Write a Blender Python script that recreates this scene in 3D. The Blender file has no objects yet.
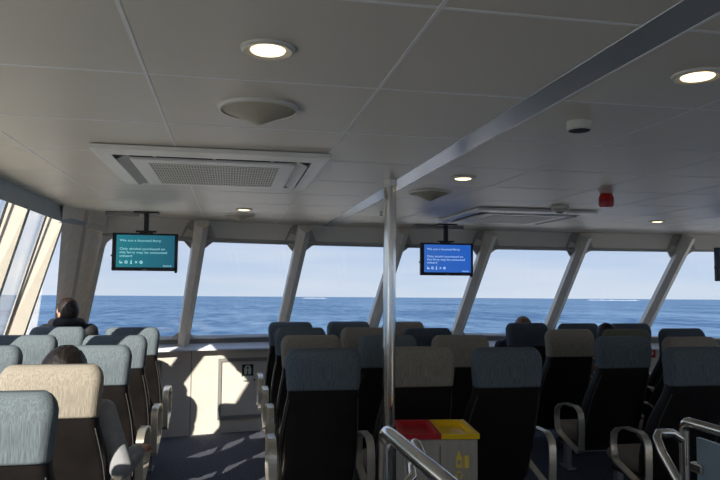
import bpy, bmesh, math, random
import numpy as np
from mathutils import Vector, Matrix, noise
random.seed(7)
PI = math.pi
SC = bpy.context.scene
COL = SC.collection

# ------------------------------------------------------------------ colour / materials
def lin(r, g, b):
    def c(v):
        v /= 255.0
        return v / 12.92 if v <= 0.04045 else ((v + 0.055) / 1.055) ** 2.4
    return (c(r), c(g), c(b), 1.0)

def base_mat(name):
    m = bpy.data.materials.new(name)
    m.use_nodes = True
    nt = m.node_tree
    return m, nt, nt.nodes['Principled BSDF'], nt.nodes, nt.links

def mat(name, col, rough=0.5, metal=0.0, spec=0.5, var=0.08, vscale=(6, 6, 6), detail=3.0, bump=0.0, bscale=None, emit=0.0, coat=0.0):
    """Principled material with a procedural colour variation and an optional bump."""
    m, nt, b, N, L = base_mat(name)
    tc = N.new('ShaderNodeTexCoord'); mp = N.new('ShaderNodeMapping')
    mp.inputs['Scale'].default_value = vscale
    L.new(tc.outputs['Object'], mp.inputs['Vector'])
    nz = N.new('ShaderNodeTexNoise'); nz.inputs['Scale'].default_value = 1.0; nz.inputs['Detail'].default_value = detail
    L.new(mp.outputs['Vector'], nz.inputs['Vector'])
    mx = N.new('ShaderNodeMix'); mx.data_type = 'RGBA'
    mx.inputs[6].default_value = tuple(max(0, c * (1 - var)) for c in col[:3]) + (1,)
    mx.inputs[7].default_value = tuple(min(1, c * (1 + var)) for c in col[:3]) + (1,)
    rp = N.new('ShaderNodeMapRange'); rp.inputs['From Min'].default_value = 0.3; rp.inputs['From Max'].default_value = 0.7
    L.new(nz.outputs['Fac'], rp.inputs['Value']); L.new(rp.outputs['Result'], mx.inputs[0])
    L.new(mx.outputs[2], b.inputs['Base Color'])
    b.inputs['Roughness'].default_value = rough
    b.inputs['Metallic'].default_value = metal
    b.inputs['Specular IOR Level'].default_value = spec
    b.inputs['Coat Weight'].default_value = coat
    if emit:
        L.new(mx.outputs[2], b.inputs['Emission Color']); b.inputs['Emission Strength'].default_value = emit
    if bump:
        bp = N.new('ShaderNodeBump'); bp.inputs['Strength'].default_value = bump; bp.inputs['Distance'].default_value = 0.004
        if bscale:
            mp2 = N.new('ShaderNodeMapping'); mp2.inputs['Scale'].default_value = bscale
            L.new(tc.outputs['Object'], mp2.inputs['Vector'])
            n2 = N.new('ShaderNodeTexNoise'); n2.inputs['Scale'].default_value = 1.0; n2.inputs['Detail'].default_value = 2
            L.new(mp2.outputs['Vector'], n2.inputs['Vector']); L.new(n2.outputs['Fac'], bp.inputs['Height'])
        else:
            L.new(nz.outputs['Fac'], bp.inputs['Height'])
        L.new(bp.outputs['Normal'], b.inputs['Normal'])
    return m

M = {}
M['ceiling'] = mat('ceiling_panel_paint', lin(232, 225, 210), 0.38, spec=0.5, var=0.03, vscale=(1.5, 1.5, 1.5))
M['joint'] = mat('joint_strip_white', lin(254, 253, 250), 0.5, var=0.01)
M['band'] = mat('ceiling_band_paint', lin(184, 188, 192), 0.22, metal=0.3, var=0.03)
M['carpet'] = mat('navy_carpet', lin(88, 91, 99), 0.95, spec=0.1, var=0.45, vscale=(60, 60, 60), detail=5, bump=0.6, bscale=(220, 220, 220))
M['panel'] = mat('cream_bulkhead_panel', lin(230, 222, 210), 0.5, var=0.05, vscale=(9, 9, 9), detail=4)
M['wallgrey'] = mat('warm_grey_wall', lin(238, 230, 216), 0.5, var=0.04)
M['header'] = mat('cream_header_strip', lin(252, 244, 230), 0.5, var=0.03)
M['trim'] = mat('grey_trim_strip', lin(150, 148, 145), 0.4, var=0.04)
M['ledge'] = mat('light_ledge_laminate', lin(234, 234, 236), 0.25, var=0.03)
M['post'] = mat('window_post_grey', lin(238, 230, 216), 0.4, var=0.06, vscale=(20, 20, 4))
M['postdark'] = mat('window_gusset_grey', lin(202, 196, 188), 0.45, var=0.05)
M['cream'] = mat('cream_side_post', lin(196, 188, 174), 0.5, var=0.04, vscale=(10, 10, 10))
M['cornice'] = mat('blue_grey_cornice', lin(186, 195, 201), 0.4, var=0.05)
M['wframe'] = mat('window_frame_pale', lin(205, 203, 198), 0.4, var=0.03)
M['wseal'] = mat('black_window_seal', lin(46, 48, 52), 0.5, var=0.1)
M['blue'] = mat('blue_grey_seat_fabric', lin(110, 120, 125), 0.9, spec=0.15, var=0.30, vscale=(300, 300, 13), detail=3, bump=0.25, bscale=(200, 200, 20))
M['beige'] = mat('beige_seat_fabric', lin(160, 151, 137), 0.9, spec=0.15, var=0.26, vscale=(300, 300, 13), detail=3, bump=0.25, bscale=(200, 200, 20))
M['olive'] = mat('dull_olive_seat_fabric', lin(112, 112, 96), 0.9, spec=0.15, var=0.24, vscale=(300, 300, 13), detail=3)
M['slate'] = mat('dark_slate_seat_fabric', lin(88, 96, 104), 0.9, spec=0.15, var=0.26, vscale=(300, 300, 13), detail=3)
M['vinyl'] = mat('dark_seat_vinyl', lin(34, 30, 28), 0.5, spec=0.35, var=0.2, vscale=(12, 12, 12), detail=5, bump=0.15, bscale=(60, 60, 60))
M['cushion'] = mat('grey_beige_cushion_fabric', lin(146, 134, 118), 0.9, spec=0.1, var=0.15, vscale=(120, 120, 120))
M['piping'] = mat('pale_piping', lin(96, 94, 92), 0.6, var=0.05)
M['steel'] = mat('brushed_stainless_steel', lin(226, 219, 204), 0.34, metal=0.8, var=0.06, vscale=(4, 4, 90))
M['chrome'] = mat('polished_steel', lin(226, 222, 214), 0.14, metal=1.0, var=0.03)
M['legsteel'] = mat('grey_painted_leg', lin(150, 154, 160), 0.4, metal=0.4, var=0.05)
M['binsteel'] = mat('bin_brushed_steel', lin(190, 182, 166), 0.42, metal=0.35, var=0.10, vscale=(60, 60, 3))
M['red'] = mat('red_bin_plastic', lin(190, 24, 34), 0.35, var=0.05)
M['yellow'] = mat('yellow_bin_plastic', lin(255, 206, 14), 0.35, var=0.05)
M['decal'] = mat('yellow_decal', lin(255, 222, 96), 0.5, var=0.04)
M['black'] = mat('black_plastic', lin(22, 22, 24), 0.35, var=0.1)
M['whiteplastic'] = mat('white_plastic', lin(226, 222, 208), 0.4, var=0.02)
M['acwhite'] = mat('air_conditioner_plastic', lin(250, 246, 236), 0.35, var=0.02)
M['acgrey'] = mat('air_conditioner_flap', lin(150, 152, 152), 0.4, var=0.04)
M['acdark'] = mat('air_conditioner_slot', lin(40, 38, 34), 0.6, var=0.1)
M['grille'] = mat('air_grille_plastic', lin(240, 236, 224), 0.45, var=0.03)
M['speaker'] = mat('speaker_fabric', lin(196, 188, 166), 0.7, var=0.06, vscale=(150, 150, 150))
M['beacon'] = mat('red_beacon_plastic', lin(190, 24, 26), 0.25, var=0.1)
M['signgreen'] = mat('dark_green_sign', lin(14, 44, 24), 0.45, var=0.08)
M['signwhite'] = mat('sign_white', lin(222, 228, 214), 0.5, var=0.03)
M['railpanel'] = mat('frosted_guard_panel', lin(150, 166, 172), 0.25, var=0.05)
M['skin'] = mat('skin', lin(206, 150, 122), 0.55, spec=0.3, var=0.06, vscale=(30, 30, 30))
M['hairdark'] = mat('dark_brown_hair', lin(26, 20, 17), 0.5, spec=0.4, var=0.5, vscale=(160, 60, 60), detail=4, bump=0.6, bscale=(220, 60, 60))
M['hairboy'] = mat('short_brown_hair', lin(44, 32, 24), 0.5, spec=0.4, var=0.5, vscale=(160, 60, 60), detail=4, bump=0.6, bscale=(220, 60, 60))
M['hairbrown'] = mat('brown_hair', lin(120, 84, 54), 0.45, spec=0.4, var=0.4, vscale=(160, 60, 60), detail=4, bump=0.6, bscale=(220, 60, 60))
M['jacket'] = mat('black_jacket', lin(30, 30, 34), 0.7, var=0.2, vscale=(15, 15, 15), bump=0.4, bscale=(25, 25, 25))
M['greytop'] = mat('grey_sweatshirt', lin(156, 157, 160), 0.85, spec=0.2, var=0.10, vscale=(25, 25, 25), bump=0.4, bscale=(18, 18, 18))
M['hoodgrey'] = mat('grey_hood_lining', lin(120, 122, 126), 0.85, var=0.1)
M['jeans'] = mat('blue_denim', lin(50, 62, 86), 0.85, var=0.15, vscale=(60, 60, 60))
M['navytop'] = mat('navy_top', lin(34, 40, 56), 0.8, var=0.15)
M['shoe'] = mat('dark_shoe', lin(48, 46, 46), 0.6, var=0.1)
M['eye'] = mat('eye_white', lin(230, 226, 220), 0.2, var=0.02)
M['foam'] = mat('white_surf', lin(240, 244, 248), 0.8, var=0.03)

def patterned():
    m, nt, b, N, L = base_mat('patterned_shirt')
    tc = N.new('ShaderNodeTexCoord')
    v = N.new('ShaderNodeTexVoronoi'); v.inputs['Scale'].default_value = 42
    L.new(tc.outputs['Object'], v.inputs['Vector'])
    r = N.new('ShaderNodeValToRGB'); r.color_ramp.interpolation = 'CONSTANT'
    e = r.color_ramp.elements
    e[0].position = 0; e[0].color = lin(236, 228, 220)
    e[1].position = 0.38; e[1].color = lin(180, 140, 130)
    x = e.new(0.6); x.color = lin(110, 124, 156)
    L.new(v.outputs['Color'], r.inputs['Fac']); L.new(r.outputs['Color'], b.inputs['Base Color'])
    b.inputs['Roughness'].default_value = 0.85
    return m
M['patterned'] = patterned()

def lamp_mat(name, col, s):
    m, nt, b, N, L = base_mat(name)
    b.inputs['Base Color'].default_value = col
    b.inputs['Emission Color'].default_value = col
    b.inputs['Emission Strength'].default_value = s
    return m
M['lamp'] = lamp_mat('warm_lamp_glass', (1.0, 0.80, 0.48, 1), 2.4)

def screen_mat(name, c1, c2, s):
    m, nt, b, N, L = base_mat(name)
    tc = N.new('ShaderNodeTexCoord'); sp = N.new('ShaderNodeSeparateXYZ')
    L.new(tc.outputs['Generated'], sp.inputs[0])
    r = N.new('ShaderNodeValToRGB'); r.color_ramp.elements[0].color = c1; r.color_ramp.elements[1].color = c2
    L.new(sp.outputs['X'], r.inputs['Fac'])
    b.inputs['Base Color'].default_value = (0.01, 0.01, 0.012, 1); b.inputs['Roughness'].default_value = 0.2
    L.new(r.outputs['Color'], b.inputs['Emission Color']); b.inputs['Emission Strength'].default_value = s
    return m
M['teal'] = screen_mat('teal_screen', lin(30, 116, 128), lin(26, 88, 110), 0.85)
M['bluescreen'] = screen_mat('blue_screen', lin(52, 104, 190), lin(34, 96, 196), 0.72)
M['screentext'] = lamp_mat('pale_screen_text', lin(150, 200, 205), 0.75)
M['screentextb'] = lamp_mat('pale_blue_screen_text', lin(170, 200, 240), 0.75)

def glass():
    m = bpy.data.materials.new('window_glass'); m.use_nodes = True
    nt = m.node_tree; N = nt.nodes; L = nt.links; N.clear()
    o = N.new('ShaderNodeOutputMaterial'); mx = N.new('ShaderNodeMixShader')
    t = N.new('ShaderNodeBsdfTransparent'); t.inputs['Color'].default_value = (0.98, 0.985, 0.985, 1)
    g = N.new('ShaderNodeBsdfGlossy'); g.inputs['Roughness'].default_value = 0.02; g.inputs['Color'].default_value = (1, 1, 1, 1)
    lw = N.new('ShaderNodeLayerWeight'); lw.inputs['Blend'].default_value = 0.5
    pw = N.new('ShaderNodeMath'); pw.operation = 'POWER'; pw.inputs[1].default_value = 4.5; L.new(lw.outputs['Facing'], pw.inputs[0])
    f = N.new('ShaderNodeMath'); f.operation = 'MULTIPLY_ADD'; f.inputs[1].default_value = 0.75; f.inputs[2].default_value = 0.025; L.new(pw.outputs[0], f.inputs[0])
    L.new(f.outputs[0], mx.inputs[0]); L.new(t.outputs[0], mx.inputs[1]); L.new(g.outputs[0], mx.inputs[2]); L.new(mx.outputs[0], o.inputs[0])
    return m
M['glass'] = glass()

# ------------------------------------------------------------------ mesh builder
class MB:
    def __init__(s): s.v = []; s.f = []; s.mi = []
    def add(s, vs, fs, mi=0, T=None):
        o = len(s.v)
        s.v += [tuple(T @ Vector(p)) if T else tuple(p) for p in vs]
        s.f += [tuple(i + o for i in f) for f in fs]; s.mi += [mi] * len(fs)
        return s
    def box(s, c, d, mi=0, rot=None):
        x, y, z = d[0] / 2, d[1] / 2, d[2] / 2
        vs = [(-x, -y, -z), (x, -y, -z), (x, y, -z), (-x, y, -z), (-x, -y, z), (x, -y, z), (x, y, z), (-x, y, z)]
        T = Matrix.Translation(c) @ (rot.to_4x4() if rot is not None else Matrix.Identity(4))
        return s.add(vs, [(3, 2, 1, 0), (4, 5, 6, 7), (0, 1, 5, 4), (1, 2, 6, 5), (2, 3, 7, 6), (3, 0, 4, 7)], mi, T)
    def hexa(s, lo, hi, mi=0):
        """lo, hi: 4 points each, same winding"""
        return s.add(list(lo) + list(hi), [(3, 2, 1, 0), (4, 5, 6, 7), (0, 1, 5, 4), (1, 2, 6, 5), (2, 3, 7, 6), (3, 0, 4, 7)], mi)
    def loft(s, rings, mi=0, cap=True, closed=False):
        n = len(rings[0]); vs = [p for r in rings for p in r]; fs = []
        m = len(rings)
        for k in range(m if closed else m - 1):
            a = k * n; b = ((k + 1) % m) * n
            for i in range(n):
                j = (i + 1) % n
                fs.append((a + i, a + j, b + j, b + i))
        if cap and not closed:
            fs.append(tuple(reversed(range(n)))); fs.append(tuple(range((m - 1) * n, m * n)))
        return s.add(vs, fs, mi)
    def tube(s, pts, r, n=12, mi=0, closed=False):
        pts = [Vector(p) for p in pts]; m = len(pts)
        rs = r if isinstance(r, (list, tuple)) else [r] * m
        def tan(i):
            if closed: return (pts[(i + 1) % m] - pts[i - 1]).normalized()
            return (pts[min(i + 1, m - 1)] - pts[max(i - 1, 0)]).normalized()
        t0 = tan(0); u = t0.orthogonal().normalized(); rings = []
        for i in range(m):
            t = tan(i); u = (u - t * u.dot(t)).normalized(); w = t.cross(u)
            rings.append([pts[i] + (u * math.cos(a) + w * math.sin(a)) * rs[i] for a in (2 * PI * k / n for k in range(n))])
        return s.loft(rings, mi, closed=closed)
    def band(s, pts, w, t, mi=0):
        """closed flat-bar loop in the local YZ plane: pts (y, z); w is the width along X, t the thickness"""
        m = len(pts); rings = []
        for i in range(m):
            p = Vector(pts[i]); d = (Vector(pts[(i + 1) % m]) - Vector(pts[i - 1])).normalized(); nn = Vector((-d.y, d.x))
            a = p + nn * t / 2; b = p - nn * t / 2
            rings.append([(-w / 2, a.x, a.y), (w / 2, a.x, a.y), (w / 2, b.x, b.y), (-w / 2, b.x, b.y)])
        return s.loft(rings, mi, closed=True)
    def lathe(s, prof, c=(0, 0, 0), n=32, mi=0):
        rings = [[(c[0] + r * math.cos(2 * PI * k / n), c[1] + r * math.sin(2 * PI * k / n), c[2] + z) for k in range(n)] for r, z in prof]
        return s.loft(rings, mi)
    def ball(s, c, r, mi=0, seg=20, rings=14, fn=None):
        rr = (r, r, r) if not isinstance(r, (tuple, list)) else r
        R = []
        for k in range(rings + 1):
            th = PI * max(0.02, min(0.98, k / rings))
            R.append([])
            for i in range(seg):
                ph = 2 * PI * i / seg
                d = Vector((math.sin(th) * math.cos(ph), math.sin(th) * math.sin(ph), math.cos(th)))
                q = fn(d) if fn else 1.0
                R[-1].append((c[0] + d.x * rr[0] * q, c[1] + d.y * rr[1] * q, c[2] + d.z * rr[2] * q))
        return s.loft(R, mi)
    def mesh(s, name, mats, smooth=False, angle=35):
        me = bpy.data.meshes.new(name); me.from_pydata(s.v, [], s.f)
        for m in (mats if isinstance(mats, (list, tuple)) else [mats]): me.materials.append(m)
        me.polygons.foreach_set('material_index', s.mi)
        bm = bmesh.new(); bm.from_mesh(me)
        bmesh.ops.recalc_face_normals(bm, faces=bm.faces)
        if smooth:
            for f in bm.faces: f.smooth = True
            lim = math.radians(angle)
            for e in bm.edges:
                if len(e.link_faces) == 2 and e.calc_face_angle(0) > lim: e.smooth = False
        bm.to_mesh(me); bm.free(); me.update()
        return me
    def build(s, name, mats, parent=None, smooth=False, bevel=0, loc=None, angle=35):
        o = bpy.data.objects.new(name, s.mesh(name, mats, smooth, angle)); COL.objects.link(o)
        if parent: o.parent = parent
        if loc: o.location = loc
        if bevel:
            b = o.modifiers.new('bevel', 'BEVEL'); b.width = bevel; b.segments = 2; b.limit_method = 'ANGLE'; b.angle_limit = math.radians(40)
        return o

def tag(o, label, cat, group=None, kind=None):
    o['label'] = label; o['category'] = cat
    if group: o['group'] = group
    if kind: o['kind'] = kind
    return o
def empty(name, loc, label=None, cat=None, group=None, rz=0.0, kind=None):
    o = bpy.data.objects.new(name, None); COL.objects.link(o); o.location = loc; o.rotation_euler = (0, 0, rz)
    o.empty_display_size = 0.1
    if label: tag(o, label, cat, group)
    if kind: o['kind'] = kind
    return o
def struct(o):
    o['kind'] = 'structure'; return o
def inst(name, mesh, parent, loc=None):
    o = bpy.data.objects.new(name, mesh); COL.objects.link(o); o.parent = parent
    if loc: o.location = loc
    return o
def rrect(hw, hd, z, r, cy=0.0, cx=0.0, n=5):
    """rounded rectangle ring in XY at height z"""
    r = min(r, hw * 0.98, hd * 0.98); out = []
    for (sx, sy, a0) in ((1, 1, 0), (-1, 1, 90), (-1, -1, 180), (1, -1, 270)):
        for k in range(n):
            a = math.radians(a0 + 90 * k / (n - 1))
            out.append((cx + sx * (hw - r) + r * math.cos(a), cy + sy * (hd - r) + r * math.sin(a), z))
    return out

# ------------------------------------------------------------------ camera (eye 1.5 m above the cabin deck)
F_PX = 670.0
def _ray(x, y): return Vector((x - 360.0, -(y - 240.0), -F_PX))
fw = _ray(230, 284).normalized()
rt = _ray(3960, 314); rt = (rt - fw * rt.dot(fw)).normalized()
up = rt.cross(fw)
cam_d = bpy.data.cameras.new('camera'); cam = bpy.data.objects.new('camera', cam_d); COL.objects.link(cam)
cam_d.sensor_width = 36; cam_d.lens = F_PX / 720 * 36; cam_d.clip_start = 0.05; cam_d.clip_end = 30000
cam.matrix_world = Matrix.Translation((0, 0, 1.5)) @ Matrix((rt, fw, up)).to_4x4()
SC.camera = cam

# ------------------------------------------------------------------ the shell
CZ = 2.045                                  # ceiling height
bx_ = [-1.42, -.45, .52, 1.48, 2.43, 3.4, 4.34, 5.3]; by_ = [6.58, 6.92, 7.1, 7.13, 7.06, 6.9, 6.6, 6.12]
tx_ = [-1.0, -.27, .63, 1.56, 2.46, 3.46, 4.54, 5.3]; ty_ = [5.58, 5.92, 6.1, 6.19, 6.24, 6.22, 6.11, 5.97]
pb = np.polyfit(bx_, by_, 4); pt = np.polyfit(tx_, ty_, 4)
def Yb(x): return float(np.polyval(pb, x))
def Yt(x): return float(np.polyval(pt, x))
ZB, ZT = 0.965, 1.89                        # window bottom and top
XL = -1.195                                 # side wall at the cornice
def Xs(z): return XL - 0.35 * (1.935 - z)
LEAN = 0.26
def Yl(y, z): return y + LEAN * (1.935 - z)   # raked port side
XR = 5.22
def Xr(z): return XR + 0.33 * (1.935 - z)
YBACK = -3.2

def lin_(a, b, n): return [a + (b - a) * i / (n - 1) for i in range(n)]

# floor
m = MB()
fl = [(-1.75, YBACK), (5.75, YBACK), (5.75, 6.05)] + [(x, Yb(x) + 0.03) for x in lin_(5.5, -1.45, 24)] + [(-1.75, 6.55)]
n = len(fl)
m.add([(x, y, 0) for x, y in fl] + [(x, y, -0.06) for x, y in fl],
      [tuple(range(n)), tuple(reversed(range(n, 2 * n)))] + [(i, n + i, n + (i + 1) % n, (i + 1) % n) for i in range(n)])
struct(m.build('floor', M['carpet']))

# ceiling with its panel joints and the flush fore-and-aft band
m = MB()
cl = [(XL - 0.02, YBACK), (XR + 0.02, YBACK), (XR + 0.02, 5.9)] + [(x, Yt(x) + 0.02) for x in lin_(XR, -1.0, 24)] + [(XL - 0.02, 5.2)]
n = len(cl)
m.add([(x, y, CZ) for x, y in cl] + [(x, y, CZ + 0.08) for x, y in cl],
      [tuple(range(n)), tuple(reversed(range(n, 2 * n)))] + [(i, n + i, n + (i + 1) % n, (i + 1) % n) for i in range(n)])
def ceil_y_end(x): return Yt(max(-0.95, min(5.2, x))) - 0.005
for x in (-0.827, -0.226, 0.395, 1.385, 2.0, 2.55, 3.1, 3.66, 4.25):
    y1 = ceil_y_end(x) - (0.25 if x < -0.5 else 0)
    m.box((x, (YBACK + y1) / 2, CZ), (0.009, y1 - YBACK, 0.0024), 1)
for k in range(-7, 8):
    y = 1.786 + 0.556 * k
    if y > 5.85 or y < YBACK: continue
    m.box(((XL + XR) / 2, y, CZ), (XR - XL, 0.010, 0.0020), 1)
ceil = struct(m.build('ceiling', [M['ceiling'], M['joint']]))
m = MB()
y1 = ceil_y_end(0.88)
ring = [(0.832, 0), (0.833, -0.002), (0.935, -0.002), (0.936, 0)]
m.loft([[(x, YBACK, CZ + z) for x, z in ring], [(x, y1, CZ + z) for x, z in ring]], 0)
m.box((0.940, (YBACK + y1) / 2, CZ - 0.001), (0.008, y1 - YBACK, 0.005), 1)
o = m.build('ceiling_band', [M['band'], M['joint']], ceil); 

# front bulkhead below the windows, following the curved bow
def patch(mb, x0, x1, z0, z1, off, th, mi=0, nx=10, yfun=Yb):
    """slab on the curved front wall between X and Z limits; off = distance of its face in front of the wall"""
    rings = []
    for x in lin_(x0, x1, nx):
        y = yfun(x)
        rings.append([(x, y - off, z0), (x, y - off, z1), (x, y - off + th, z1), (x, y - off + th, z0)])
    mb.loft(rings, mi)
m = MB(); patch(m, -1.5, 5.5, 0, ZB, 0.0, 0.05, nx=40)
wall = struct(m.build('wall_front', M['panel']))
m = MB(); patch(m, -1.5, 5.5, 0.882, ZB - 0.002, 0.006, 0.02, nx=40)
m.build('sill_band', M['trim'], wall)
m = MB(); rings = []
for x in lin_(-1.5, 5.5, 40):
    y = Yb(x); rings.append([(x, y + .01, 0.905), (x, y - .012, 0.902), (x, y - .095, 0.852), (x, y - .098, 0.838), (x, y + .01, 0.838)])
m.loft(rings); m.build('window_ledge', M['ledge'], wall)
for xs in (-0.362, 0.82, 2.0, 3.18, 4.3):
    m = MB(); patch(m, xs - 0.004, xs + 0.004, 0.01, 0.838, 0.004, 0.01, nx=2); m.build('panel_seam', M['trim'], wall)
for a, b in ((-1.3, -0.64), (-0.10, 0.56), (1.08, 1.74), (2.26, 2.92), (3.44, 4.06)):
    m = MB(); w = 0.034; z0, z1 = 0.135, 0.745
    patch(m, a, b, z1 - w, z1, 0.012, 0.02, nx=8); patch(m, a, b, z0, z0 + w, 0.012, 0.02, nx=8)
    patch(m, a, a + w, z0 + w, z1 - w, 0.012, 0.02, nx=2); patch(m, b - w, b, z0 + w, z1 - w, 0.012, 0.02, nx=2)
    m.build('panel_surround', M['trim'], wall)

# header strip above the front windows
m = MB(); patch(m, -1.0, XR, ZT + 0.005, CZ, -0.005, 0.05, nx=40, yfun=Yt)
m.build('header_strip', M['header'], wall)

# mullions of the front windows: (top X, bottom X)
MUL = [(-0.271, -0.445), (0.627, 0.521), (1.563, 1.481), (2.459, 2.435), (3.457, 3.405), (4.541, 4.34)]
def wtop(x): return Vector((x, Yt(x), ZT))
def wbot(x): return Vector((x, Yb(x), ZB))
for (a, b) in MUL:
    T, B = wtop(a), wbot(b)
    ax = (T - B).normalized()
    T2 = T + ax * ((CZ - ZT) / ax.z * 0.92); B2 = B - ax * (0.07 / ax.z)
    side = Vector((1, (Yt(a + .1) - Yt(a - .1)) / .2, 0)).normalized()
    side = (side - ax * side.dot(ax)).normalized()
    inn = ax.cross(side)
    if inn.y > 0: inn = -inn
    mb = MB()
    # five-sided post: two broad faces meeting in a ridge that points into the cabin
    sec = [(-0.058, 0.0), (-0.056, 0.055), (-0.006, 0.098), (0.048, 0.066), (0.058, 0.0)]
    mb.loft([[P + side * u + inn * v for u, v in sec] for P in (B2, T2)], 0)
    mb.build('mullion', M['post'], wall)
    # head of the post with its gusset
    mb = MB()
    d0 = 0.004; y = Yt(a)
    def q(u, z, off): 
        xx = a + u; return (xx, Yt(xx) - off, z)
    pl = [(-0.105, CZ - 0.045), (-0.07, CZ - 0.002), (0.07, CZ - 0.002), (0.105, CZ - 0.045), (0.15, ZT + 0.0), (0.06, ZT - 0.085), (-0.06, ZT - 0.085), (-0.15, ZT + 0.0)]
    rk = lambda z: -(max(0, ZT - z)) * (Yb(b) - Yt(a)) / (ZT - ZB)
    sx = lambda z: (max(0, ZT - z)) * (b - a) / (ZT - ZB)
    mb.loft([[q(u + sx(z), z, 0.008 + rk(z)) for u, z in pl], [q(u + sx(z), z, -0.02 + rk(z)) for u, z in pl]], 0)
    mb.build('mullion_head', M['postdark'], wall, bevel=0.006)
    mb = MB()
    pl = [(-0.11, ZB - 0.02), (0.11, ZB - 0.02), (0.10, ZB + 0.006), (0.05, ZB + 0.055), (-0.05, ZB + 0.055), (-0.10, ZB + 0.006)]
    rk2 = lambda z: (max(0, z - ZB)) * (Yb(b) - Yt(a)) / (ZT - ZB)
    mb.loft([[(b + u, Yb(b + u) - 0.03 - rk2(z), z) for u, z in pl], [(b + u, Yb(b + u) + 0.01 - rk2(z), z) for u, z in pl]], 0)
    mb.build('mullion_foot', M['postdark'], wall)

# front window panes with rounded-corner frames
edges = [(-1.0, -1.36)] + MUL + [(5.32, 5.36)]
for k in range(len(edges) - 1):
    (t0, b0), (t1, b1) = edges[k], edges[k + 1]
    P00, P10, P01, P11 = wbot(b0), wbot(b1), wtop(t0), wtop(t1)
    def bil(u, v): return (P00 * (1 - u) + P10 * u) * (1 - v) + (P01 * (1 - u) + P11 * u) * v
    nrm = (P10 - P00).cross(P01 - P00).normalized()
    if nrm.y > 0: nrm = -nrm
    g = MB()
    g.loft([[bil(0, 0), bil(1, 0), bil(1, 1), bil(0, 1)], [bil(0, 0) - nrm * 0.008, bil(1, 0) - nrm * 0.008, bil(1, 1) - nrm * 0.008, bil(0, 1) - nrm * 0.008]], 0)
    pane = struct(g.build('window_%d' % (k + 1), M['glass']))
    fr = MB()
    inner = []
    cu, cv = 0.085, 0.075; mu, mvb, mvt = 0.045, 0.012, 0.016
    for (u0, v0, a0, mv) in ((1 - mu, 1 - mvt, 0, -1), (mu, 1 - mvt, 90, -1), (mu, mvb, 180, 1), (1 - mu, mvb, 270, 1)):
        su = -1 if u0 > .5 else 1
        for j in range(4):
            a = math.radians(a0 + 30 * j)
            inner.append((u0 + su * cu + cu * math.cos(a), v0 + mv * cv + cv * math.sin(a)))
    outer = [(1, 1)] * 4 + [(0, 1)] * 4 + [(0, 0)] * 4 + [(1, 0)] * 4
    rings = []
    for off in (0.022, -0.012):
        rings.append(([bil(u, v) + nrm * off for u, v in inner], [bil(u, v) + nrm * off for u, v in outer]))
    n = len(inner); vs = rings[0][0] + rings[0][1] + rings[1][0] + rings[1][1]; fs = []
    for i in range(n):
        j = (i + 1) % n
        fs += [(i, j, n + j, n + i), (2 * n + i, 3 * n + i, 3 * n + j, 2 * n + j), (i, 2 * n + i, 2 * n + j, j)]
        if outer[i] != outer[j]: fs.append((n + i, n + j, 3 * n + j, 3 * n + i))
    fr.add(vs, fs)
    fr.build('window_frame', M['wframe'], pane)
NW = len(edges) - 1

# ---- port (left) side wall: cornice, sill wall, cream posts, panes
m = MB()
sec = [(XL, 1.935), (XL + 0.004, CZ), (XL - 0.16, 2.20), (XL - 0.15, 2.085)]
m.loft([[(x, YBACK, z) for x, z in sec], [(x, 5.22, z) for x, z in sec]], 0)
wl = MB()
s2 = [(Xs(ZB), ZB), (Xs(ZB), 0), (Xs(ZB) - 0.2, 0), (Xs(ZB) - 0.16, ZB)]
wl.loft([[(x, YBACK, z) for x, z in s2], [(x, 6.5, z) for x, z in s2]], 0)
wall_l = struct(wl.build('wall_left', M['panel']))
m.build('cornice', M['cornice'], wall_l)
def post_side(name, y, X, sgn, parent, material, th=0.05):
    mb = MB()
    z0, z1 = ZB - 0.01, 1.95
    def sec(z):
        x = X(z); yy = Yl(y, z); return [(x, yy - th / 2, z), (x, yy + th / 2, z), (x - sgn * 0.14, yy + th / 2, z), (x - sgn * 0.14, yy - th / 2, z)]
    hi = sec(z1); 
    hi2 = [(hi[0][0], y - th / 2, 1.945), (hi[0][0], y + th / 2, 1.945), (X(2.085) - sgn * 0.14, y + th / 2, 2.085), (X(2.085) - sgn * 0.14, y - th / 2, 2.085)]
    mb.hexa(sec(z0), hi2, 0)
    return mb.build(name, material, parent)
PY = [-2.9, -2.1, -1.3, -0.5, 0.3, 3.5, 4.3, 5.15]
for y in PY: 
    post_side('side_post', y, Xs, 1, wall_l, M['cream'])
ys = [YBACK] + PY + [None]
for k in range(len(ys) - 1):
    y0 = ys[k]; y1 = ys[k + 1]
    g = MB(); o = 0.125
    a0, a1 = Yl(y0, ZB), Yl(y0, 2.085)
    if y1 is None: b0, b1 = 6.32, 5.2
    else: b0, b1 = Yl(y1, ZB), Yl(y1, 2.085)
    A = [(Xs(ZB) - o, a0, ZB), (Xs(ZB) - o, b0, ZB), (Xs(2.085) - o, b1, 2.085), (Xs(2.085) - o, a1, 2.085)]
    g.hexa(A, [(x - 0.008, y, z) for x, y, z in A])
    w = struct(g.build('window_%d' % (NW + 1 + k), M['glass']))
    s = MB()
    for yy, y2 in ((a0 + 0.031, a1 + 0.031), (b0 - 0.031, b1 - 0.031))[:2 if y1 is not None else 1]:
        lo = [(Xs(ZB) - o + 0.012, yy - 0.006, ZB), (Xs(ZB) - o + 0.012, yy + 0.006, ZB), (Xs(ZB) - o, yy + 0.006, ZB), (Xs(ZB) - o, yy - 0.006, ZB)]
        hi = [(Xs(2.085) - o + 0.012, y2 - 0.006, 2.085), (Xs(2.085) - o + 0.012, y2 + 0.006, 2.085), (Xs(2.085) - o, y2 + 0.006, 2.085), (Xs(2.085) - o, y2 - 0.006, 2.085)]
        s.hexa(lo, hi)
    s.build('window_seal', M['wseal'], w)
NW += len(ys) - 1
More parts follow.
